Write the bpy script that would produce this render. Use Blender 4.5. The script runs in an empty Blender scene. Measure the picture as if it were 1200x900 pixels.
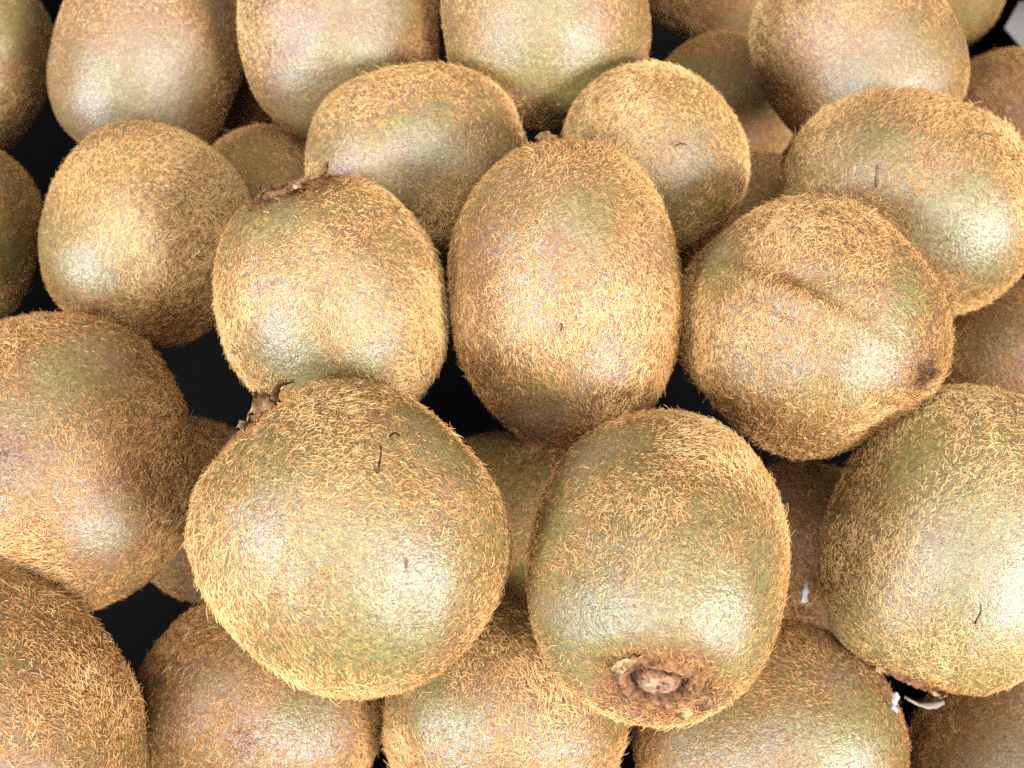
import bpy, math
import numpy as np
from mathutils import Vector

S = bpy.context.scene
C = S.collection
MM = 0.001

# ------------------------------------------------------------------ camera
cam_data = bpy.data.cameras.new('camera')
cam = bpy.data.objects.new('camera', cam_data)
C.objects.link(cam)
cam.location = (0, 0, 0.28836)
cam.rotation_euler = (math.radians(30), 0, 0)
cam_data.sensor_width = 36
cam_data.lens = 30
cam_data.clip_start = 0.01
cam_data.clip_end = 20
cam_data.dof.use_dof = True
cam_data.dof.focus_distance = 0.155
cam_data.dof.aperture_fstop = 20.0
S.camera = cam

# ------------------------------------------------------------------ light
world = bpy.data.worlds.new('World')
S.world = world
world.use_nodes = True
bg = world.node_tree.nodes['Background']
bg.inputs['Color'].default_value = (0.86, 0.93, 1.0, 1)
bg.inputs['Strength'].default_value = 0.33
S.view_settings.view_transform = 'Standard'
S.view_settings.look = 'None'
S.view_settings.exposure = 0.12
S.view_settings.gamma = 1.0
S.view_settings.use_curve_mapping = False


def area(name, loc, target, sx, sy, power, col):
    d = bpy.data.lights.new(name, 'AREA')
    d.shape = 'RECTANGLE'
    d.size, d.size_y, d.energy, d.color = sx, sy, power, col
    o = bpy.data.objects.new(name, d)
    C.objects.link(o)
    o.location = loc
    o.rotation_euler = (Vector(target) - Vector(loc)).to_track_quat('-Z', 'Y').to_euler()
    return o


MID = (0.0, 0.12, 0.13)
area('shop_front_light', (0.92, -0.86, 0.72), MID, 0.38, 0.34, 43, (0.97, 0.985, 1.0))
area('window_light', (-1.08, -0.68, 0.76), MID, 0.40, 0.38, 38, (0.78, 0.89, 1.0))
area('ceiling_light', (-0.05, -0.35, 1.40), MID, 1.2, 0.9, 24, (1.0, 0.97, 0.94))

S.cycles.max_bounces = 5
S.cycles.diffuse_bounces = 3
S.cycles.glossy_bounces = 2
S.cycles.transmission_bounces = 2
S.cycles.transparent_max_bounces = 4
S.cycles.use_denoising = False
S.cycles_curves.shape = 'RIBBONS'


# ------------------------------------------------------------------ materials
class NT:
    def __init__(self, name):
        self.m = bpy.data.materials.new(name)
        self.m.use_nodes = True
        self.t = self.m.node_tree
        self.b = self.t.nodes['Principled BSDF']

    def n(self, typ, **kw):
        x = self.t.nodes.new(typ)
        for k, v in kw.items():
            setattr(x, k, v)
        return x

    def l(self, a, b):
        self.t.links.new(a, b)

    def coords(self):
        tc = self.n('ShaderNodeTexCoord')
        oi = self.n('ShaderNodeObjectInfo')
        mp = self.n('ShaderNodeVectorMath', operation='MULTIPLY_ADD')
        self.l(oi.outputs['Random'], mp.inputs[0])
        mp.inputs[1].default_value = (3.1, 5.7, 7.3)
        self.l(tc.outputs['Object'], mp.inputs[2])
        return mp.outputs[0]

    def noise(self, vec, scale, detail=3, rough=0.55):
        x = self.n('ShaderNodeTexNoise')
        x.inputs['Scale'].default_value = scale
        x.inputs['Detail'].default_value = detail
        x.inputs['Roughness'].default_value = rough
        self.l(vec, x.inputs['Vector'])
        return x.outputs['Fac']

    def ramp(self, fac, stops):
        r = self.n('ShaderNodeValToRGB')
        e = r.color_ramp.elements
        while len(e) < len(stops):
            e.new(0.5)
        for q, (p, c) in zip(e, stops):
            q.position = p
            q.color = (*c, 1) if len(c) == 3 else c
        self.l(fac, r.inputs['Fac'])
        return r.outputs['Color']

    def math(self, op, a, b=None, clamp=False):
        x = self.n('ShaderNodeMath', operation=op, use_clamp=clamp)
        for i, v in enumerate((a, b)):
            if v is None:
                continue
            if isinstance(v, (int, float)):
                x.inputs[i].default_value = v
            else:
                self.l(v, x.inputs[i])
        return x.outputs[0]

    def mix(self, fac, a, b, mode='MIX'):
        x = self.n('ShaderNodeMix', data_type='RGBA', blend_type=mode)
        for s, v in ((x.inputs[0], fac), (x.inputs[6], a), (x.inputs[7], b)):
            if isinstance(v, (int, float)):
                s.default_value = v
            elif isinstance(v, tuple):
                s.default_value = (*v, 1)
            else:
                self.l(v, s)
        return x.outputs[2]

    def attr(self, name):
        a = self.n('ShaderNodeAttribute')
        a.attribute_name = name
        return a.outputs['Fac']

    def bump(self, h, strength, dist):
        b = self.n('ShaderNodeBump')
        b.inputs['Strength'].default_value = strength
        b.inputs['Distance'].default_value = dist
        self.l(h, b.inputs['Height'])
        self.l(b.outputs['Normal'], self.b.inputs['Normal'])


def skin_material():
    k = NT('kiwi_skin')
    v = k.coords()
    mottled = k.noise(v, 110, 4, 0.6)
    f = k.math('ADD', k.attr('brown'), k.math('MULTIPLY', k.math('SUBTRACT', mottled, 0.5), 1.3), True)
    base = k.ramp(f, [(0.0, (0.175, 0.152, 0.047)), (0.35, (0.180, 0.122, 0.042)),
                      (0.7, (0.172, 0.086, 0.035)), (1.0, (0.130, 0.054, 0.025))])
    fine = k.noise(v, 900, 3, 0.6)
    base = k.mix(k.ramp(fine, [(0.38, (0.65,) * 3), (0.55, (0.0,) * 3)]), base, (0.12, 0.065, 0.025))
    vor = k.n('ShaderNodeTexVoronoi')
    vor.inputs['Scale'].default_value = 560
    k.l(v, vor.inputs['Vector'])
    dots = k.ramp(vor.outputs['Distance'], [(0.14, (0.55,) * 3), (0.30, (0.0,) * 3)])
    base = k.mix(dots, base, (0.34, 0.23, 0.09))
    mauve = k.ramp(k.noise(v, 70, 3, 0.5), [(0.50, (0.0,) * 3), (0.66, (0.30,) * 3)])
    base = k.mix(mauve, base, (0.235, 0.145, 0.120))
    grain = k.noise(v, 3800, 3, 0.7)
    base = k.mix(1.0, base, k.ramp(grain, [(0.36, (0.45, 0.42, 0.40)), (0.5, (1.0, 1.0, 1.0)), (0.64, (1.45, 1.40, 1.30))]), 'MULTIPLY')
    k.l(base, k.b.inputs['Base Color'])
    r = k.math('ADD', k.math('MULTIPLY', mottled, 0.20), 0.27)
    k.l(r, k.b.inputs['Roughness'])
    k.l(k.math('MULTIPLY', k.attr('gloss'), 0.80), k.b.inputs['Specular IOR Level'])
    k.bump(k.math('ADD', k.math('MULTIPLY', fine, 0.7), k.math('MULTIPLY', k.noise(v, 2600, 2), 0.5)), 0.52, 0.0006)
    return k.m


def hair_material():
    k = NT('kiwi_fuzz')
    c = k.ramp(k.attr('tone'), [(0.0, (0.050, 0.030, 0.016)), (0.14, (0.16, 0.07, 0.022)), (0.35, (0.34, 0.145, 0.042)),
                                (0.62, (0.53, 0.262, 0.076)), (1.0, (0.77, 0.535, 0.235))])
    k.l(c, k.b.inputs['Base Color'])
    k.b.inputs['Roughness'].default_value = 0.45
    k.b.inputs['Specular IOR Level'].default_value = 0.4
    tr = k.n('ShaderNodeBsdfTranslucent')
    k.l(c, tr.inputs['Color'])
    mx = k.n('ShaderNodeMixShader')
    mx.inputs[0].default_value = 0.04
    k.l(k.b.outputs[0], mx.inputs[1])
    k.l(tr.outputs[0], mx.inputs[2])
    k.l(mx.outputs[0], k.t.nodes['Material Output'].inputs['Surface'])
    return k.m


def woody_material(name, lo, mid, hi, zoned=False):
    k = NT(name)
    v = k.coords()
    nz = k.noise(v, 700 if zoned else 420, 5, 0.65)
    col = k.ramp(nz, [(0.33, lo), (0.5, mid), (0.66, hi)])
    if zoned:       # dry pale disc, dark sunken ring, brown rim
        z = k.ramp(k.attr('zone'), [(0.0, (0.20, 0.105, 0.060)), (0.22, (0.27, 0.155, 0.095)), (0.45, (0.20, 0.10, 0.055)), (0.58, (0.060, 0.028, 0.014)),
                                    (0.76, (0.075, 0.035, 0.017)), (0.90, (0.23, 0.115, 0.055)), (1.0, (0.16, 0.075, 0.034))])
        col = k.mix(1.0, z, k.ramp(nz, [(0.36, (0.30, 0.27, 0.25)), (0.5, (1.0,) * 3), (0.64, (1.8, 1.75, 1.7))]), 'MULTIPLY')
    k.l(col, k.b.inputs['Base Color'])
    k.b.inputs['Roughness'].default_value = 0.9
    k.b.inputs['Specular IOR Level'].default_value = 0.08
    k.bump(k.noise(v, 900, 4, 0.7), 0.8, 0.0006)
    return k.m


def plain(name, col, rough, bump=0.0, bs=400):
    k = NT(name)
    v = k.coords()
    nz = k.noise(v, bs, 4, 0.6)
    k.l(k.mix(nz, tuple(x * 0.8 for x in col), tuple(min(1, x * 1.2) for x in col)), k.b.inputs['Base Color'])
    k.b.inputs['Roughness'].default_value = rough
    if bump:
        k.bump(nz, bump, 0.0004)
    return k.m


M_SKIN = skin_material()
M_HAIR = hair_material()
M_SCAR = woody_material('woody_scar', (0.045, 0.02, 0.01), (0.22, 0.105, 0.05), (0.50, 0.32, 0.20), True)
M_SEPAL = woody_material('dry_sepal', (0.05, 0.025, 0.011), (0.23, 0.12, 0.052), (0.52, 0.34, 0.17))
M_BARK = woody_material('dark_dry_twig', (0.012, 0.009, 0.007), (0.04, 0.025, 0.018), (0.10, 0.06, 0.04))
M_CRATE = plain('black_plastic', (0.002, 0.0016, 0.0014), 0.8, 0.15, 300)
M_CRATE.node_tree.nodes['Principled BSDF'].inputs['Specular IOR Level'].default_value = 0.12
M_PAPER = plain('white_paper', (0.46, 0.44, 0.42), 0.7, 0.4, 500)
M_LIT_EDGE = plain('lit_calyx_edge', (0.20, 0.15, 0.12), 0.7, 0.3, 500)


# ------------------------------------------------------------------ helpers
def mesh_obj(name, verts, faces, mat, parent=None, smooth=True):
    me = bpy.data.meshes.new(name)
    me.from_pydata([tuple(x) for x in verts], [], faces)
    me.materials.append(mat)
    if smooth:
        me.polygons.foreach_set('use_smooth', [True] * len(me.polygons))
    me.update()
    o = bpy.data.objects.new(name, me)
    C.objects.link(o)
    if parent:
        o.parent = parent
    return o


def tag(o, label, cat, group=None):
    o['label'] = label
    o['category'] = cat
    if group:
        o['group'] = group


def unit(v):
    return v / np.maximum(np.linalg.norm(v, axis=-1, keepdims=True), 1e-12)


class Field:
    """smooth random function on the unit sphere"""
    def __init__(self, rng, freq, n=10):
        self.k = rng.normal(0, freq, (n, 3))
        self.p = rng.uniform(0, 6.283, n)
        self.s = math.sqrt(2.0 / n)

    def __call__(self, d):
        return self.s * np.sin(d @ self.k.T + self.p).sum(1)


class Fruit:
    """barrel shaped fruit body; local +Z is the stem end"""
    def __init__(self, a, b, seed, p, rough, head, dents, taper):
        r = np.random.default_rng(seed)
        self.a, self.b, self.p, self.head, self.dents = a, b, p, head, dents
        self.f1, self.f2, self.f3 = Field(r, 1.5), Field(r, 3.4), Field(r, 9.0)
        self.lump, self.taper, self.cut = rough, taper, None

    def radius(self, d):
        c = np.clip(d[:, 2], -1, 1)
        s = np.sqrt(1 - c * c)
        a = self.a * (1 + self.taper * c)
        r = ((s / a) ** self.p + (np.abs(c) / self.b) ** self.p) ** (-1 / self.p)
        r = r * (1 + self.lump * (0.020 * self.f1(d) + 0.010 * self.f2(d)) + 0.0022 * self.f3(d))
        if self.head:
            th = np.arccos(c)
            dep, wid = self.head
            r = r - dep * np.exp(-(th / wid) ** 4)
        for (dx, dy, dz, tx, ty, tz, dep, lw, sw) in self.dents:
            q = unit(np.array([dx, dy, dz], float))
            t = np.array([tx, ty, tz], float)
            t = unit(t - q * (t @ q))
            e = d - q
            u, w = e @ t, e @ np.cross(q, t)
            near = (d @ q) > 0
            sharp = np.where(w > 0, w / sw, w / (sw * 3.2))
            r = r - near * dep * np.exp(-(u / lw) ** 2 - sharp ** 2)
        return r

    def scarred(self, d):
        # the skin ends under the woody disc
        r = self.radius(d)
        if self.cut:
            r = r - self.cut[1] * np.exp(-(np.arccos(np.clip(d[:, 2], -1, 1)) * self.b / self.cut[0]) ** 8)
        return r

    def point(self, d):
        return d * self.radius(d)[:, None]

    def normal(self, d, h=0.012):
        ref = np.where(np.abs(d[:, 2:3]) < 0.9, np.array([[0, 0, 1.0]]), np.array([[1.0, 0, 0]]))
        e1 = unit(np.cross(ref, d))
        e2 = np.cross(d, e1)
        p0 = self.point(unit(d - h * e1)); p1 = self.point(unit(d + h * e1))
        q0 = self.point(unit(d - h * e2)); q1 = self.point(unit(d + h * e2))
        return unit(np.cross(p1 - p0, q1 - q0))


def gauss_spots(d, spots):
    out = np.zeros(len(d))
    for (x, y, z, w, s) in spots:
        q = unit(np.array([x, y, z], float))
        out += s * np.exp(-((1 - d @ q) * 2) / (w * w))
    return out


def skin_mesh(F, brown_fn, parent, gloss, nu=96, nv=56):
    th = np.linspace(0, math.pi, nv + 1)[1:-1]
    ph = np.linspace(0, 2 * math.pi, nu, endpoint=False)
    T, P = np.meshgrid(th, ph, indexing='ij')
    d = np.stack([np.sin(T) * np.cos(P), np.sin(T) * np.sin(P), np.cos(T)], -1).reshape(-1, 3)
    d = np.concatenate([d, [[0, 0, 1.0], [0, 0, -1.0]]])
    v = d * F.scarred(d)[:, None] * MM
    faces = []
    for i in range(nv - 2):
        for j in range(nu):
            a, b = i * nu + j, i * nu + (j + 1) % nu
            faces.append((a, a + nu, b + nu, b))
    top, bot = len(d) - 2, len(d) - 1
    for j in range(nu):
        faces.append((top, j, (j + 1) % nu))
        k = (nv - 2) * nu
        faces.append((bot, k + (j + 1) % nu, k + j))
    o = mesh_obj('skin', v, faces, M_SKIN, parent)
    at = o.data.attributes.new('brown', 'FLOAT', 'POINT')
    at.data.foreach_set('value', brown_fn(d).astype(np.float32))
    at = o.data.attributes.new('gloss', 'FLOAT', 'POINT')
    at.data.foreach_set('value', np.full(len(d), gloss, np.float32))
    return o


def fuzz(F, parent, rng, n, tone, tone_var, length, up, cam_local, patches, bald, spots, ring, thick=0.049, tuft=None):
    """short curved hairs rooted on the skin of one fruit"""
    d = unit(rng.normal(size=(int(n * 1.7), 3)))
    w = F.radius(d) ** 2
    d = d[rng.random(len(d)) < w / w.max()]
    nrm = F.normal(d)
    p = F.point(d)
    to_cam = unit(cam_local[None] - p)
    facing = (nrm * to_cam).sum(1)
    dens = 0.80 + 0.30 * patches(d) - bald * gauss_spots(d, spots['bald'])
    dens = np.maximum(dens, 0.06)
    down = rng.random(len(d)) < 0.32
    dens = np.where(down, 0.38 + 0.62 * dens, dens)
    if ring:
        th = np.arccos(np.clip(d[:, 2], -1, 1))
        dens = np.where(th < ring[0], 0.0, dens)
        dens = np.where((th >= ring[0]) & (th < ring[0] + ring[1]), 1.6, dens)
    keep = (facing > -0.32) & (rng.random(len(d)) < dens)
    d, nrm, p, down = d[keep], nrm[keep], p[keep], down[keep]
    m = len(d)
    # combing: a smooth tangent field, plus a lean along the fruit, plus disorder
    g = np.stack([Field(rng, 2.4)(d), Field(rng, 2.4)(d), Field(rng, 2.4)(d)], 1)
    g = g + 0.8 * np.array([0, 0, -1.0])
    cl = np.stack([Field(rng, 26, 24)(d), Field(rng, 26, 24)(d), Field(rng, 26, 24)(d)], 1)
    g = g + 0.75 * cl + rng.normal(0, 0.62, (m, 3))
    t = unit(g - nrm * (g * nrm).sum(1, keepdims=True))
    L = length * np.exp(rng.normal(0, 0.38, m)) * 0.60 * (1 + 0.15 * patches(d))
    L = np.where(down, 0.42 * L, L)
    el = np.clip(rng.normal(up * 0.72, 0.22, m), 0.08, 1.3)
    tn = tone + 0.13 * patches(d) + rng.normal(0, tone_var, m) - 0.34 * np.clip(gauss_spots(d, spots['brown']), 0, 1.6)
    pale = rng.random(m) < 0.10
    tn = np.where(pale, tn + 0.25, tn) + 0.05 - 0.17 * down
    if ring:
        th = np.arccos(np.clip(d[:, 2], -1, 1))
        inr = np.exp(-np.clip((th - ring[0]) / ring[1], 0, 9) ** 2)
        tn = tn - ring[2] * inr
        el = el + 0.45 * inr
    if tuft:
        q = gauss_spots(d, [tuft])
        q = q + 0.25 * rng.normal(size=m)
        tn = np.where(q > 0.45, 0.02 + 0.16 * rng.random(m), tn)
        el = np.where(q > 0.45, el + 0.7, el)
        L = np.where(q > 0.45, L * 1.25, L)
    tn = np.clip(tn, 0.0, 1.0)
    side = np.cross(nrm, t)
    bend = rng.normal(0, 0.30, m)
    K = 5
    pts = np.zeros((m, K, 3))
    pos = p - nrm * 0.06
    pts[:, 0] = pos
    yaw = rng.normal(0, 0.1, m)
    for j in range(1, K):
        dirv = np.cos(el)[:, None] * (np.cos(yaw)[:, None] * t + np.sin(yaw)[:, None] * side) + np.sin(el)[:, None] * nrm
        pos = pos + dirv * (L / (K - 1))[:, None]
        pts[:, j] = pos
        el = el - rng.uniform(0.02, 0.24, m)
        yaw = yaw + bend
    # keep every hair outside the skin
    rr = np.linalg.norm(pts[:, 1:], axis=2)
    lim = F.radius(unit(pts[:, 1:].reshape(-1, 3))).reshape(m, K - 1) + 0.08
    pts[:, 1:] *= np.maximum(1.0, lim / rr)[..., None]
    rad = (np.where(down, 0.042, thick) * rng.uniform(0.75, 1.3, m))[:, None] * np.array([1.0, 1.0, 0.9, 0.72, 0.35])[None]
    hc = bpy.data.hair_curves.new('fuzz')
    hc.add_curves([K] * m)
    hc.attributes['position'].data.foreach_set('vector', (pts * MM).astype(np.float32).ravel())
    ra = hc.attributes.get('radius') or hc.attributes.new('radius', 'FLOAT', 'POINT')
    ra.data.foreach_set('value', (rad * MM).astype(np.float32).ravel())
    ta = hc.attributes.new('tone', 'FLOAT', 'CURVE')
    ta.data.foreach_set('value', tn.astype(np.float32))
    hc.materials.append(M_HAIR)
    o = bpy.data.objects.new('fuzz', hc)
    C.objects.link(o)
    o.parent = parent
    o['kind'] = 'stuff'
    return m


def scar_mesh(F, parent, rng, r0, rim, depth, mat):
    """the woody disc at an end: raised ragged rim, sunken ring, lumpy middle"""
    zc = float(F.point(np.array([[0.02, 0, 1.0]]) / np.linalg.norm([0.02, 0, 1.0]))[0, 2])
    nu = 72
    prof = [(0.0, 0.0), (0.12, 0.2), (0.24, 0.1), (0.36, 0.0), (0.48, -0.2), (0.56, -0.5), (0.61, -depth * 0.7), (0.67, -depth), (0.76, -depth * 0.9),
            (0.83, -depth * 0.4), (0.90, rim * 0.7), (0.95, rim), (1.0, rim * 0.8), (1.08, rim * 0.1), (1.2, -0.9), (1.25, -2.4)]
    f = Field(rng, 3.0); f2 = Field(rng, 9.0, 16)
    verts, faces = [], []
    for i, (q, h) in enumerate(prof):
        for j in range(nu):
            a = 2 * math.pi * j / nu
            dd = np.array([[math.cos(a) * q, math.sin(a) * q, 0.3 * h]])
            rr = r0 * q * (1 + 0.05 * f(np.array([[math.cos(a), math.sin(a), 0.5]]))[0])
            z = zc + h + (0.08 * f2(dd * 2.2)[0] + 0.10 * f2(dd * 6)[0] + 0.07 * math.sin(a * 17 + 3 * q) * q) * (1 if 0 < i < 13 else 0.3)
            verts.append((rr * math.cos(a) * MM, rr * math.sin(a) * MM, z * MM))
    for i in range(len(prof) - 1):
        for j in range(nu):
            a, b = i * nu + j, i * nu + (j + 1) % nu
            faces.append((a, a + nu, b + nu, b))
    o = mesh_obj('stem_scar', verts, faces, mat, parent)
    at = o.data.attributes.new('zone', 'FLOAT', 'POINT')
    at.data.foreach_set('value', np.repeat([min(1.0, q) for q, _ in prof], nu).astype(np.float32))
    return o, zc


def sepal_mesh(parent, rng, zc, r0, ang, length, width, lean, curl, mat=None):
    """one dry curled sepal rooted on the rim of the scar; thick sheet"""
    nu, nv = 7, 9
    f = Field(rng, 2.5); g = Field(rng, 6.0)
    top, bot = [], []
    er = np.array([math.cos(ang), math.sin(ang), 0]); et = np.array([-math.sin(ang), math.cos(ang), 0]); ez = np.array([0, 0, 1.0])
    pos = er * r0 + ez * (zc - 0.8)
    el = lean
    for i in range(nv):
        s = i / (nv - 1)
        dr = er * math.cos(el) + ez * math.sin(el)
        nn = -er * math.sin(el) + ez * math.cos(el)
        wid = width * (0.75 + 0.6 * math.sin(math.pi * min(1, s * 0.85 + 0.12))) * 0.6
        for j in range(nu):
            c = j / (nu - 1) * 2 - 1
            k = np.array([[s * 2, c, ang]])
            w2 = wid * (1 + 0.22 * g(k)[0])
            pt = pos + et * (c * w2) + nn * (0.5 * c * c * wid * 0.5 + 0.45 * f(k)[0] + 0.22 * g(k * 2)[0])
            if i == nv - 1:
                pt = pt + dr * (0.25 * g(k * 3)[0])
            top.append(pt + nn * 0.07); bot.append(pt - nn * 0.07)
        pos = pos + dr * (length / (nv - 1))
        el += curl / (nv - 1)
    v = np.array(top + bot) * MM
    n0 = len(top)
    faces = []
    for i in range(nv - 1):
        for j in range(nu - 1):
            a = i * nu + j
            faces.append((a, a + 1, a + nu + 1, a + nu))
            faces.append((n0 + a, n0 + a + nu, n0 + a + nu + 1, n0 + a + 1))
    loop = [j for j in range(nu)] + [i * nu + nu - 1 for i in range(1, nv)] + \
           [(nv - 1) * nu + j for j in range(nu - 2, -1, -1)] + [i * nu for i in range(nv - 2, 0, -1)]
    for q in range(len(loop)):
        a, b = loop[q], loop[(q + 1) % len(loop)]
        faces.append((a, a + n0, b + n0, b))
    return mesh_obj('sepal', v, faces, mat or M_SEPAL, parent)


# ------------------------------------------------------------------ the crate
def rounded_box(name, x0, x1, y0, y1, z0, z1, mat, bev, parent):
    v = [(x, y, z) for z in (z0, z1) for y in (y0, y1) for x in (x0, x1)]
    f = [(0, 2, 3, 1), (4, 5, 7, 6), (0, 1, 5, 4), (2, 6, 7, 3), (0, 4, 6, 2), (1, 3, 7, 5)]
    o = mesh_obj(name, v, f, mat, parent, False)
    b = o.modifiers.new('bevel', 'BEVEL')
    b.width = bev
    b.segments = 2
    return o


def crate():
    root = bpy.data.objects.new('crate', None)
    C.objects.link(root)
    tag(root, 'black plastic crate under the kiwis, its wall showing in the top right corner', 'crate')
    x1, x0, y0, y1, h, t = 0.222, -0.262, -0.014, 0.362, 0.095, 0.004
    root.location = ((x0 + x1) / 2, (y0 + y1) / 2, 0)
    hx, hy = (x1 - x0) / 2, (y1 - y0) / 2

    def box(name, *a):
        return rounded_box(name, *a, M_CRATE, 0.0012, root)

    box('floor_panel', -hx, hx, -hy, hy, 0.0, 0.004)
    wall = box('side_wall', hx, hx + t, -hy - t, hy + t, 0.0, h)
    box('side_wall', -hx - t, -hx, -hy - t, hy + t, 0.0, h)
    box('side_wall', -hx, hx, hy, hy + t, 0.0, h)
    box('side_wall', -hx, hx, -hy - t, -hy, 0.0, h)
    box('rim', hx + 0.0005, hx + 0.016, -hy - t, hy + t, h + 0.0005, h + 0.004)
    box('rim', -hx - 0.016, -hx - 0.0005, -hy - t, hy + t, h + 0.0005, h + 0.004)
    box('rim', -hx, hx, hy + 0.0005, hy + 0.016, h + 0.0005, h + 0.004)
    box('rim', -hx, hx, -hy - 0.016, -hy - 0.0005, h + 0.0005, h + 0.004)
    return root


crate()

# ------------------------------------------------------------------ the fruit
# key: centre mm, axis of the stem end, half width mm, half length mm
POSE = [
    ('F0', (-102.18, 82.55, 110.53), (0.3618, -0.8839, -0.2964), 27.84, 34.04),
    ('F1', (-30.21, 56.57, 132.74), (-0.6855, 0.6125, 0.3935), 27.48, 29.34),
    ('F2', (28.10, 53.53, 129.42), (-0.1302, -0.9386, 0.3196), 24.59, 32.53),
    ('F3', (96.65, 63.84, 109.47), (-0.3832, -0.8407, -0.3825), 26.67, 34.56),
    ('K1', (-95.21, 23.39, 117.44), (0.6187, -0.7835, -0.0575), 22.42, 30.56),
    ('K2', (-58.70, 33.10, 79.74), (-0.7918, 0.1130, 0.6002), 25.71, 28.84),
    ('K3', (-1.94, 31.91, 83.04), (0.8386, -0.4764, 0.2642), 25.55, 27.63),
    ('K4', (58.14, 26.24, 76.71), (0.8540, 0.2635, 0.4486), 25.52, 30.19),
    ('K5', (140.96, 29.26, 29.99), (-0.6935, -0.7172, -0.0680), 25.52, 33.79),
    ('M1', (-39.32, 111.13, 130.62), (-0.2446, 0.5837, 0.7742), 25.11, 28.82),
    ('M2', (11.39, 112.83, 131.11), (-0.1220, 0.7792, 0.6148), 25.79, 34.15),
    ('M3', (65.07, 105.31, 131.42), (0.4998, -0.8650, -0.0436), 25.97, 27.81),
    ('M4', (98.06, 146.04, 125.34), (-0.7619, 0.6417, -0.0882), 26.48, 32.07),
    ('M5', (142.45, 122.58, 80.42), (0.5165, -0.7789, 0.3557), 25.54, 25.54),
    ('L0', (-169.71, 170.60, 85.40), (-0.1066, -0.9081, -0.4049), 22.09, 28.68),
    ('L1', (-95.37, 146.84, 112.33), (-0.1397, -0.9314, -0.3361), 25.44, 28.84),
    ('C1', (-24.45, 158.72, 127.25), (0.9976, 0.0612, 0.0320), 23.13, 27.68),
    ('C2', (36.06, 158.22, 127.51), (0.4956, -0.7708, -0.4004), 22.77, 24.40),
    ('T0', (-172.96, 225.03, 103.91), (-0.3509, -0.7999, -0.4868), 23.08, 30.94),
    ('T1', (-109.26, 211.29, 114.14), (-0.3499, -0.7573, -0.5515), 25.00, 31.56),
    ('T2', (-47.26, 204.58, 129.84), (0.0053, -0.6794, -0.7337), 27.36, 29.56),
    ('T3', (9.04, 199.53, 137.34), (0.0920, -0.7326, -0.6744), 27.15, 27.15),
    ('T4', (96.95, 202.61, 124.81), (0.5254, -0.7743, -0.3528), 25.98, 29.87),
    ('T5', (78.06, 302.44, 81.39), (0.8609, -0.5004, -0.0922), 24.54, 29.90),
    ('T6', (77.58, 243.61, 68.25), (0.6551, -0.7018, -0.2797), 24.56, 26.74),
    ('T7', (170.26, 316.45, 72.59), (0.4672, -0.7735, -0.4284), 24.56, 32.45),
    ('T8', (192.21, 247.57, 53.86), (0.2639, -0.9420, -0.2072), 24.56, 31.79),
    ('D1', (0.38, 87.84, 56.47), (0.8868, -0.4620, 0.0121), 25.54, 27.70),
    ('D2', (84.24, 80.35, 51.21), (0.0296, -0.9908, -0.1318), 25.54, 26.21),
    ('D3', (-73.58, 181.88, 81.45), (0.9435, -0.1952, -0.2678), 25.56, 26.33),
    ('D4', (73.06, 168.14, 80.92), (0.4451, -0.8450, -0.2964), 25.52, 28.96),
    ('D5', (-96.16, 98.77, 38.31), (0.6906, -0.6472, -0.3229), 25.54, 28.76),
    ('D6', (-88.21, 249.67, 87.23), (-0.3472, -0.7214, -0.5991), 24.85, 29.28),
]

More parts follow.
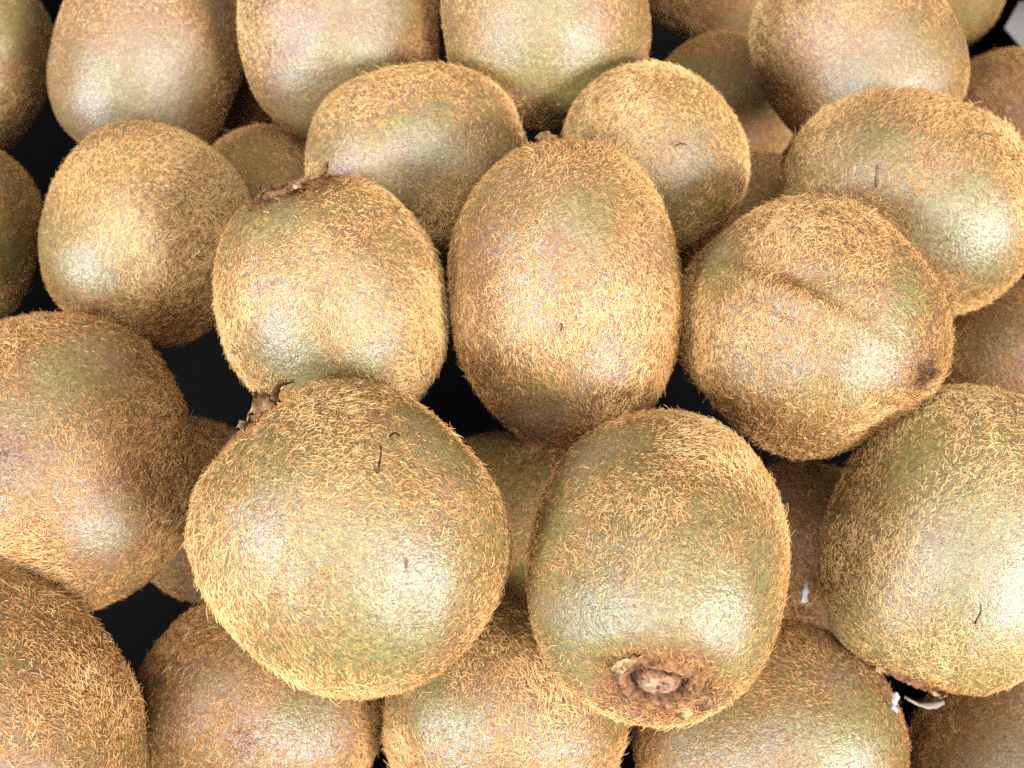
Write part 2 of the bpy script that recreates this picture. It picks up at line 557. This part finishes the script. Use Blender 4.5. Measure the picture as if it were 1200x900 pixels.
LOOK = {
    'F1': dict(label='large round kiwi at the front with curled dry sepals at its upper left edge', n=24000, tone=0.66, tv=0.16, len=1.9, up=0.45, brown=0.34, p=2.3, head=(1.6, 0.42), ring=(0.24, 0.16, 0.3), scar=(6.8, 0.4, 0.8), sepals=[(0.75, 0.6, 0.35, 5.6, 3.6, 1.0, -1.4), (0.55, 0.2, 0.7, 4.6, 3.2, 1.2, 0.6), (0.15, -0.2, 0.9, 2.6, 2.6, 1.0, -0.5)], bal=[(-0.284, -0.32, 0.904, 0.28, 0.75), (0.443, -0.582, 0.682, 0.34, 0.8), (-0.099, -0.798, 0.595, 0.25, 0.4)], bro=[(0.474, -0.447, 0.759, 0.05, 0.6), (0.572, -0.788, -0.227, 0.3, 0.4)]),
    'F2': dict(label='kiwi at the front whose woody stem scar faces the camera at its lower end', n=26000, tone=0.62, tv=0.14, len=1.7, up=0.45, brown=0.3, p=2.3, head=(3.0, 0.4), ring=(0.205, 0.18, 0.4), scar=(6.7, 0.6, 1.7), sepals=[(0.9, -0.1, -0.2, 4.0, 3.0, 0.35, 0.6), (0.5, -0.3, -0.6, 3.4, 2.6, 0.25, 0.5), (-0.5, 0.2, 0.5, 2.6, 4.0, 0.7, -0.9)], bal=[(0.12, -0.739, 0.662, 0.34, 1), (-0.456, -0.724, 0.517, 0.35, 0.6), (-0.354, -0.504, 0.788, 0.3, 0.4)]),
    'F3': dict(label='greenish kiwi cut by the right edge with its dark stem end pointing down left', n=23000, tone=0.68, tv=0.13, len=1.55, up=0.4, brown=0.16, p=2.3, head=(1.8, 0.36), ring=(0.22, 0.14, 0.4), scar=(6.0, 0.8, 1.0), sepals=[(0.3, -0.6, 0.4, 3.5, 2.6, 0.6, -0.7), (-0.6, 0.1, 0.3, 3.0, 2.4, 0.6, 0.4)], bal=[(-0.141, -0.643, 0.752, 0.38, 0.9), (-0.566, 0.114, 0.816, 0.5, 0.4)]),
    'F0': dict(label='golden fuzzy kiwi cut by the left edge above the rust brown kiwi in the corner', n=30000, tone=0.6, tv=0.13, len=2.0, up=0.55, brown=0.62, bald=0.6, bro=[(0.093, -0.369, 0.925, 0.17, 1)], bal=[(0.603, -0.731, 0.32, 0.26, 1)]),
    'K1': dict(label='rust brown kiwi filling the bottom left corner', n=30000, tone=0.6, tv=0.13, len=1.9, up=0.55, brown=0.6, p=2.12),
    'K2': dict(label='olive brown kiwi low in the pile right of the bottom left corner kiwi', n=22000, tone=0.5, tv=0.14, len=1.9, brown=0.5, bal=[(0.674, -0.217, 0.706, 0.35, 0.9), (-0.093, 0.105, 0.99, 0.3, 0.3)], bro=[(0.178, -0.367, 0.913, 0.1, 0.8)]),
    'K3': dict(label='kiwi at the bottom edge below the gap between the two large front kiwis', n=24000, tone=0.58, tv=0.14, len=2.0, up=0.5, brown=0.42, bal=[(0.324, -0.276, 0.905, 0.35, 0.8), (-0.524, -0.086, 0.847, 0.35, 0.7)]),
    'K4': dict(label='wide kiwi at the bottom edge under the stem scar of the front kiwi', n=23000, tone=0.52, tv=0.14, len=1.9, brown=0.46, bal=[(0.315, -0.212, 0.925, 0.4, 0.7), (-0.474, -0.027, 0.88, 0.3, 0.4)]),
    'K5': dict(label='shaded kiwi in the bottom right corner under the greenish kiwi', n=20000, tone=0.5, tv=0.14, brown=0.52),
    'M1': dict(label='kiwi behind the large round one with a withered brown stem end on top', n=23000, tone=0.66, tv=0.15, len=1.75, up=0.42, brown=0.38, p=2.12, head=(1.6, 0.4), ring=(0.24, 0.17, 0.34), scar=(6.0, 0.4, 0.8), sepals=[(-0.9, 0.2, 0.1, 2.4, 1.8, 0.8, -0.6), (0.9, 0.2, 0.2, 3.8, 2.4, 1.1, -0.5), (0.2, -0.7, 0.5, 2.6, 2.6, 0.6, -0.8), (0.5, 0.5, 0.3, 2.8, 2.2, 0.9, 0.3)], bal=[(-0.282, -0.748, 0.6, 0.34, 1), (0.419, -0.815, 0.4, 0.24, 0.8)], bro=[(-0.35, -0.376, 0.858, 0.2, 0.3)]),
    'M2': dict(label='upright oval kiwi in the middle of the picture with a short brown sepal on top', n=28000, tone=0.55, tv=0.14, len=1.75, up=0.5, brown=0.48, p=2.24, taper=0.02, head=(0.8, 0.3), ring=(0.13, 0.2, 0.14), scar=(3.6, 0.5, 0.5), sepals=[(-0.9, 0.2, 0.1, 5.0, 3.4, 1.35, -0.2), (0.9, 0.3, 0.3, 4.0, 3.0, 1.3, 0.2), (0.1, -0.5, 0.5, 3.6, 3.0, 1.4, 0.2)], bal=[(0.32, -0.87, 0.376, 0.3, 0.9), (-0.386, -0.858, 0.34, 0.25, 0.5), (0.541, -0.486, 0.687, 0.25, 0.5)], bro=[(-0.124, -0.957, -0.262, 0.35, 0.8), (-0.669, -0.13, 0.731, 0.3, 0.3)]),
    'M3': dict(label='stubby golden kiwi with a creased dent and a dark tuft at its right end', n=29000, tone=0.6, tv=0.14, len=1.85, up=0.5, brown=0.46, p=2.35, head=(2.0, 0.34), ring=(0.13, 0.1, 0.3), tuft=(0.536, -0.698, 0.474, 0.115), dents=[(-0.433, -0.149, 0.889, -0.84, 0.47, 0.27, 3.4, 0.4, 0.055), (-0.509, -0.312, 0.802, -0.84, 0.47, 0.27, -1.3, 0.36, 0.1)], bal=[(-0.004, -0.747, 0.665, 0.26, 0.7), (-0.772, -0.547, 0.324, 0.25, 0.8), (-0.794, 0.28, 0.54, 0.25, 0.6)], bro=[(0.5, -0.725, 0.474, 0.22, 0.8), (-0.419, -0.173, 0.891, 0.1, 0.6)]),  # last brown spot paints the crease's shade into skin and fuzz
    'M4': dict(label='large oblong kiwi at the upper right lying crosswise behind the creased kiwi', n=27000, tone=0.58, tv=0.14, len=1.85, up=0.5, brown=0.34, p=2.3, head=(1.2, 0.3), ring=(0.16, 0.14, 0.4), scar=(4.5, 0.7, 0.8), sepals=[(-0.2, -0.8, 0.3, 3.2, 2.2, 0.7, -0.6), (-0.2, 0.6, 0.5, 3.4, 2.0, 0.9, -0.6)], bal=[(0.14, -0.769, 0.623, 0.3, 1), (-0.873, 0.024, 0.488, 0.4, 0.8)]),
    'M5': dict(label='brown kiwi low at the right edge between the oblong and the greenish kiwi', n=18000, tone=0.46, tv=0.12, len=2.0, brown=0.62),
    'L0': dict(label='narrow slice of kiwi at the left edge beside the round fuzzy kiwi', n=17000, tone=0.58, tv=0.14, brown=0.42),
    'L1': dict(label='round fuzzy kiwi at the upper left in front of the tall smooth one', n=23000, tone=0.64, tv=0.14, len=1.7, brown=0.36, bal=[(0.044, -0.871, 0.49, 0.35, 0.8)], bro=[(0.316, -0.938, -0.14, 0.3, 1.1), (-0.554, -0.822, 0.133, 0.3, 0.5)]),
    'C1': dict(label='round kiwi behind the withered stem end of its neighbour in the second row', n=19000, tone=0.62, tv=0.14, len=1.6, brown=0.36, bal=[(-0.319, -0.873, 0.368, 0.55, 1.1), (-0.615, -0.399, 0.68, 0.3, 0.6)], bro=[(-0.584, -0.646, 0.491, 0.16, 1.4), (0.733, -0.503, 0.457, 0.12, 1.2)]),
    'C2': dict(label='small pale kiwi behind the right shoulder of the upright oval one', n=18000, tone=0.68, tv=0.13, len=1.6, brown=0.3, bal=[(-0.096, -0.889, 0.447, 0.5, 0.5)], bro=[(-0.384, 0.018, 0.923, 0.4, 0.4)]),
    'T0': dict(label='kiwi cut by the top left corner', n=15000, tone=0.66, tv=0.13, len=1.5, brown=0.42),
    'T1': dict(label='tall smooth kiwi at the top behind the round fuzzy kiwi on the left', n=16000, tone=0.62, tv=0.14, len=1.05, up=0.3, brown=0.62, p=2.5, nspot=14, bal=[(0.201, -0.957, 0.211, 0.6, 0.9)]),
    'T2': dict(label='tilted smooth kiwi with a bluish sheen second from the left at the top', n=16000, tone=0.6, tv=0.14, len=1.05, up=0.3, brown=0.64, p=2.45, nspot=12, bal=[(0.013, -0.942, 0.334, 0.5, 0.9), (-0.287, -0.939, 0.191, 0.4, 0.6)]),
    'T3': dict(label='olive kiwi at the top centre above the sepal of the upright oval kiwi', n=18000, tone=0.62, tv=0.13, len=1.3, brown=0.34, p=2.45, bal=[(0.054, -0.961, 0.27, 0.45, 1)], bro=[(-0.015, -0.999, 0.044, 0.05, 0.7)]),
    'T4': dict(label='big brown kiwi at the top right behind the oblong kiwi', n=20000, tone=0.58, tv=0.13, len=1.35, brown=0.5, p=2.45, bal=[(-0.022, -0.846, 0.532, 0.5, 0.8)], bro=[(-0.806, -0.494, -0.326, 0.5, 0.5)]),
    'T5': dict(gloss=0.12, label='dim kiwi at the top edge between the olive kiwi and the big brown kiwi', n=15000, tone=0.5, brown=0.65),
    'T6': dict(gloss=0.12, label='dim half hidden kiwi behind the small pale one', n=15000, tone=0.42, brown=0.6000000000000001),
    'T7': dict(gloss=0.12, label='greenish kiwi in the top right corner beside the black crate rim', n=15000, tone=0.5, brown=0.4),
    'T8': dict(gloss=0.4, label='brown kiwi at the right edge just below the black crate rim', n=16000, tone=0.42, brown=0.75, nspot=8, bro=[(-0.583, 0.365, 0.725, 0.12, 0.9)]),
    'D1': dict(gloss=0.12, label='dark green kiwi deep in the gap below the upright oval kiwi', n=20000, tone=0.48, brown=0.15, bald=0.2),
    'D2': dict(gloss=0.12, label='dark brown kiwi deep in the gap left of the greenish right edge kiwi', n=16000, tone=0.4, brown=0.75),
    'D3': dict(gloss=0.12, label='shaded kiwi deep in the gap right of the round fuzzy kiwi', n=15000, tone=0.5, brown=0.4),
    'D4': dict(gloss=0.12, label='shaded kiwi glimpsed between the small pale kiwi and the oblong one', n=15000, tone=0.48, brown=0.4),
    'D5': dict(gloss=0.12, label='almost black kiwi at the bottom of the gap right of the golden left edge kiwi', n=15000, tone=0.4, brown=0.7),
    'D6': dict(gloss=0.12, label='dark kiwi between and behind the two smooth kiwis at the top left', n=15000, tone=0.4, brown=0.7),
}

CAM = np.array([0, 0, 288.36])
BASE = dict(gloss=1.0, p=2.25, lump=1.0, taper=0.0, n=23000, nk=2.35, tone=0.60, tv=0.15, len=1.75, up=0.42, brown=0.42, bald=1.0,
            head=None, bro=[], bal=[], dents=[], ring=None, tuft=None, nspot=5)
total = 0
for idx, (key, cen, ax, a, b) in enumerate(POSE):
    L = dict(BASE); L.update(LOOK[key])
    rng = np.random.default_rng(100 + idx * 7)
    root = bpy.data.objects.new('kiwi', None)
    root.empty_display_size = 0.01
    C.objects.link(root)
    root.location = [x * MM for x in cen]
    q = Vector(ax).to_track_quat('Z', 'Y')
    root.rotation_mode = 'QUATERNION'
    root.rotation_quaternion = q
    tag(root, L['label'], 'kiwi', 'kiwis heaped in the crate')
    R = np.array(q.to_matrix())                       # local -> world

    def loc(v):
        return R.T @ np.array(v, float)

    F = Fruit(a, b, 500 + idx, L['p'], L['lump'], L['head'],
              [(*loc(t[0:3]), *loc(t[3:6]), *t[6:]) for t in L['dents']], L['taper'])
    if 'scar' in L:
        F.cut = (L['scar'][0] * 1.03, L['scar'][2] + 6.0)
    cam_local = loc(CAM - np.array(cen))
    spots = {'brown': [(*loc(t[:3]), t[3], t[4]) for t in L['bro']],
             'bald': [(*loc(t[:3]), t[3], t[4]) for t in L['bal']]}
    sp = [(*unit(rng.normal(size=3)), rng.uniform(0.05, 0.16), rng.uniform(0.2, 0.6)) for _ in range(L['nspot'])]
    fb, fg = Field(rng, 2.2), Field(rng, 5.0)
    patches = lambda d, fb=fb, fg=fg: 0.75 * fb(d) + 0.5 * fg(d)
    ring = L['ring']

    def brown(d):
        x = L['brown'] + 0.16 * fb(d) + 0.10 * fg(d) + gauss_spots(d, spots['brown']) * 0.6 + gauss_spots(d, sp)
        x = x - 0.25 * gauss_spots(d, spots['bald'])
        if ring:
            th = np.arccos(np.clip(d[:, 2], -1, 1))
            x = x + 0.6 * np.exp(-np.clip((th - ring[0]) / ring[1], 0, 9) ** 2)
        return np.clip(x, 0, 1)

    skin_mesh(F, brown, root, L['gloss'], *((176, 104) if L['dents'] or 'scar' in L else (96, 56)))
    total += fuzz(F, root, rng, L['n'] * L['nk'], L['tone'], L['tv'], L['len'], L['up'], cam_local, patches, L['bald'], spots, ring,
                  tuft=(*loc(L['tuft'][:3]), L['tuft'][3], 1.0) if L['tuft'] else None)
    if 'scar' in L:
        r0, rim, depth = L['scar']
        sc, zc = scar_mesh(F, root, rng, r0, rim, depth, M_SCAR)
        for (wx, wy, wz, ln, wd, lean, curl) in L.get('sepals', []):
            lv = loc((wx, wy, wz))
            sepal_mesh(sc, rng, zc, r0 * 1.02, math.atan2(lv[1], lv[0]), ln, wd, lean, curl)
print('hairs', total)

# ------------------------------------------------------------------ small things lying on the fruit
def twig(name, label, pts, r0, r1, mat=M_BARK):
    """a short crooked dry stalk; points in world mm"""
    P = np.array(pts, float)
    # smooth the polyline
    for _ in range(2):
        Q = [P[0]]
        for i in range(len(P) - 1):
            Q += [0.75 * P[i] + 0.25 * P[i + 1], 0.25 * P[i] + 0.75 * P[i + 1]]
        Q.append(P[-1]); P = np.array(Q)
    n, k = len(P), 7
    T = unit(np.gradient(P, axis=0))
    A = unit(np.cross(T, np.array([0.3, 0.2, 0.93])))
    B = np.cross(T, A)
    rg = np.random.default_rng(int(abs(P[0, 0] * 100)))
    v, f = [], []
    for i in range(n):
        s = i / (n - 1)
        r = 0.68 * (r0 * (1 - s) + r1 * s) * rg.uniform(0.8, 1.2)
        for j in range(k):
            a = 2 * math.pi * j / k
            v.append((P[i] - P[0] + A[i] * r * math.cos(a) + B[i] * r * math.sin(a)) * MM)
    for i in range(n - 1):
        for j in range(k):
            a, b = i * k + j, i * k + (j + 1) % k
            f.append((a, b, b + k, a + k))
    f.append(tuple(range(k))[::-1]); f.append(tuple((n - 1) * k + j for j in range(k)))
    o = mesh_obj(name, v, f, mat)
    o.location = P[0] * MM
    tag(o, label, 'stalk bit', 'dry stalk bits stuck in the fuzz')
    return o


twig('stalk_bit', 'dark crooked stalk bit standing on the large round front kiwi',
     [(-21.99, 57.2, 160.08), (-21.78, 58.85, 160.68), (-21.56, 60.6, 160.76), (-21.81, 62.0, 160.74)], 0.36, 0.17)
twig('stalk_bit', 'tiny curled dark fleck above the stalk bit on the large round front kiwi',
     [(-20.69, 64.34, 159.05), (-19.94, 65.39, 158.88), (-19.09, 64.77, 158.47)], 0.32, 0.2)
twig('stalk_bit', 'dark hooked stalk bit on the greenish kiwi at the right edge',
     [(87.39, 41.43, 126.31), (87.37, 42.05, 127.64), (87.76, 42.91, 128.85), (87.54, 44.05, 129.63)], 0.30, 0.16)
twig('stalk_bit', 'thin dark thread on the upper part of the upright oval kiwi',
     [(3.8, 111.4, 159.43), (4.9, 110.98, 160.1), (5.64, 109.16, 159.35)], 0.19, 0.12)
twig('stalk_bit', 'small dark fleck on the lower half of the upright oval kiwi',
     [(9.5, 92.5, 149.11), (9.81, 92.82, 150.01), (9.45, 93.35, 150.47)], 0.28, 0.18)
twig('stalk_bit', 'upright dark thread on the left half of the large oblong kiwi',
     [(81.68, 134.17, 144.43), (81.42, 135.9, 146.22), (81.82, 138.14, 147.15)], 0.25, 0.15)
twig('stalk_bit', 'small dark thread high on the right half of the large oblong kiwi',
     [(102.87, 141.15, 152.93), (104.9, 142.05, 153.25), (106.29, 141.09, 152.61)], 0.24, 0.14)
twig('stalk_bit', 'short dark fleck on the small pale kiwi in the second row',
     [(36.95, 144.16, 147.09), (38.42, 144.44, 147.78), (39.87, 144.4, 147.19)], 0.28, 0.16)
twig('stalk_bit', 'reddish brown fleck low on the large round front kiwi',
     [(-17.12, 42.78, 154.31), (-16.71, 43.64, 155.34), (-16.99, 44.49, 155.92)], 0.24, 0.14, M_SCAR)


def scrap(name, label, pts, wid, twist, mat):
    """a torn curled strip with real thickness; points in world mm"""
    P = np.array(pts, float)
    for _ in range(2):
        Q = [P[0]]
        for i in range(len(P) - 1):
            Q += [0.75 * P[i] + 0.25 * P[i + 1], 0.25 * P[i] + 0.75 * P[i + 1]]
        Q.append(P[-1]); P = np.array(Q)
    n, k = len(P), 5
    T = unit(np.gradient(P, axis=0))
    A = unit(np.cross(T, np.array([0.1, 0.9, 0.4])))
    B = np.cross(T, A)
    rg = np.random.default_rng(int(abs(P[0, 0] * 100)))
    v, f = [], []
    for i in range(n):
        s = i / (n - 1)
        w = wid * (0.45 + 0.55 * math.sin(math.pi * (0.12 + 0.76 * s))) * rg.uniform(0.55, 1.35)
        a = twist * s
        e = A[i] * math.cos(a) + B[i] * math.sin(a)
        g = -A[i] * math.sin(a) + B[i] * math.cos(a)
        for sgn in (1, -1):
            for j in range(k):
                c = (j / (k - 1) * 2 - 1) * sgn
                v.append((P[i] - P[0] + e * c * w + g * (0.35 * c * c * w + sgn * 0.14 + rg.normal(0, 0.10))) * MM)
    m = 2 * k
    for i in range(n - 1):
        for j in range(m):
            a, b = i * m + j, i * m + (j + 1) % m
            f.append((a, b, b + m, a + m))
    f.append(tuple(range(m))[::-1]); f.append(tuple((n - 1) * m + j for j in range(m)))
    o = mesh_obj(name, v, f, mat)
    o.location = P[0] * MM
    tag(o, label, 'paper scrap')
    return o


scrap('paper_scrap', 'white torn paper flake at the lower left of the greenish kiwi stem end',
      [(80.1, 29.81, 100.04), (79.74, 31.35, 100.93), (81.18, 33.57, 99.9)], 0.75, 0.5, M_PAPER)
scrap('paper_scrap', 'thin pale strip added as the lit calyx edge of the greenish kiwi beside the torn white flake',
      [(82.8, 32.95, 99.54), (84.85, 31.52, 99.87), (88.2, 31.23, 98.55), (91.59, 32.03, 97.86)], 0.65, 1.2, M_LIT_EDGE)  # not paper: added pale strip for light catching the calyx edge
scrap('paper_scrap', 'small white splinter standing in the dark gap right of the front kiwi',
      [(75.36, 61.25, 69.25), (75.04, 63.09, 72.17), (75.39, 65.7, 74.13)], 0.75, 0.6, M_PAPER)


def card():
    """a stiff white card leaning on the inside of the crate's right-hand wall"""
    a, b, c, d = [np.array(q) for q in ((0.205, 0.30595, 0.05476), (0.22, 0.32833, 0.05098), (0.22, 0.29638, 0.06563), (0.205, 0.28392, 0.05973))]
    up = unit(np.cross(d - a, b - a))
    n, m, th = 6, 6, 0.0005
    v, f = [], []
    for s in (-1, 1):
        for i in range(n):
            for j in range(m):
                p, q = i / (n - 1), j / (m - 1)
                o = (1 - p) * (1 - q) * a + p * (1 - q) * d + p * q * c + (1 - p) * q * b
                v.append(o - a + up * (s * th / 2 + 0.0012 * math.sin(math.pi * p) * q))
    k = n * m
    for i in range(n - 1):
        for j in range(m - 1):
            w = i * m + j
            f.append((w, w + 1, w + m + 1, w + m))
            f.append((k + w, k + w + m, k + w + m + 1, k + w + 1))
    loop = list(range(m)) + [i * m + m - 1 for i in range(1, n)] + [(n - 1) * m + j for j in range(m - 2, -1, -1)] + [i * m for i in range(n - 2, 0, -1)]
    for q in range(len(loop)):
        w, x = loop[q], loop[(q + 1) % len(loop)]
        f.append((w, w + k, x + k, x))
    o = mesh_obj('card', v, f, M_PAPER, None, False)
    o.location = a
    tag(o, 'blank white card leaning against the black crate wall in the top right corner', 'card')


card()
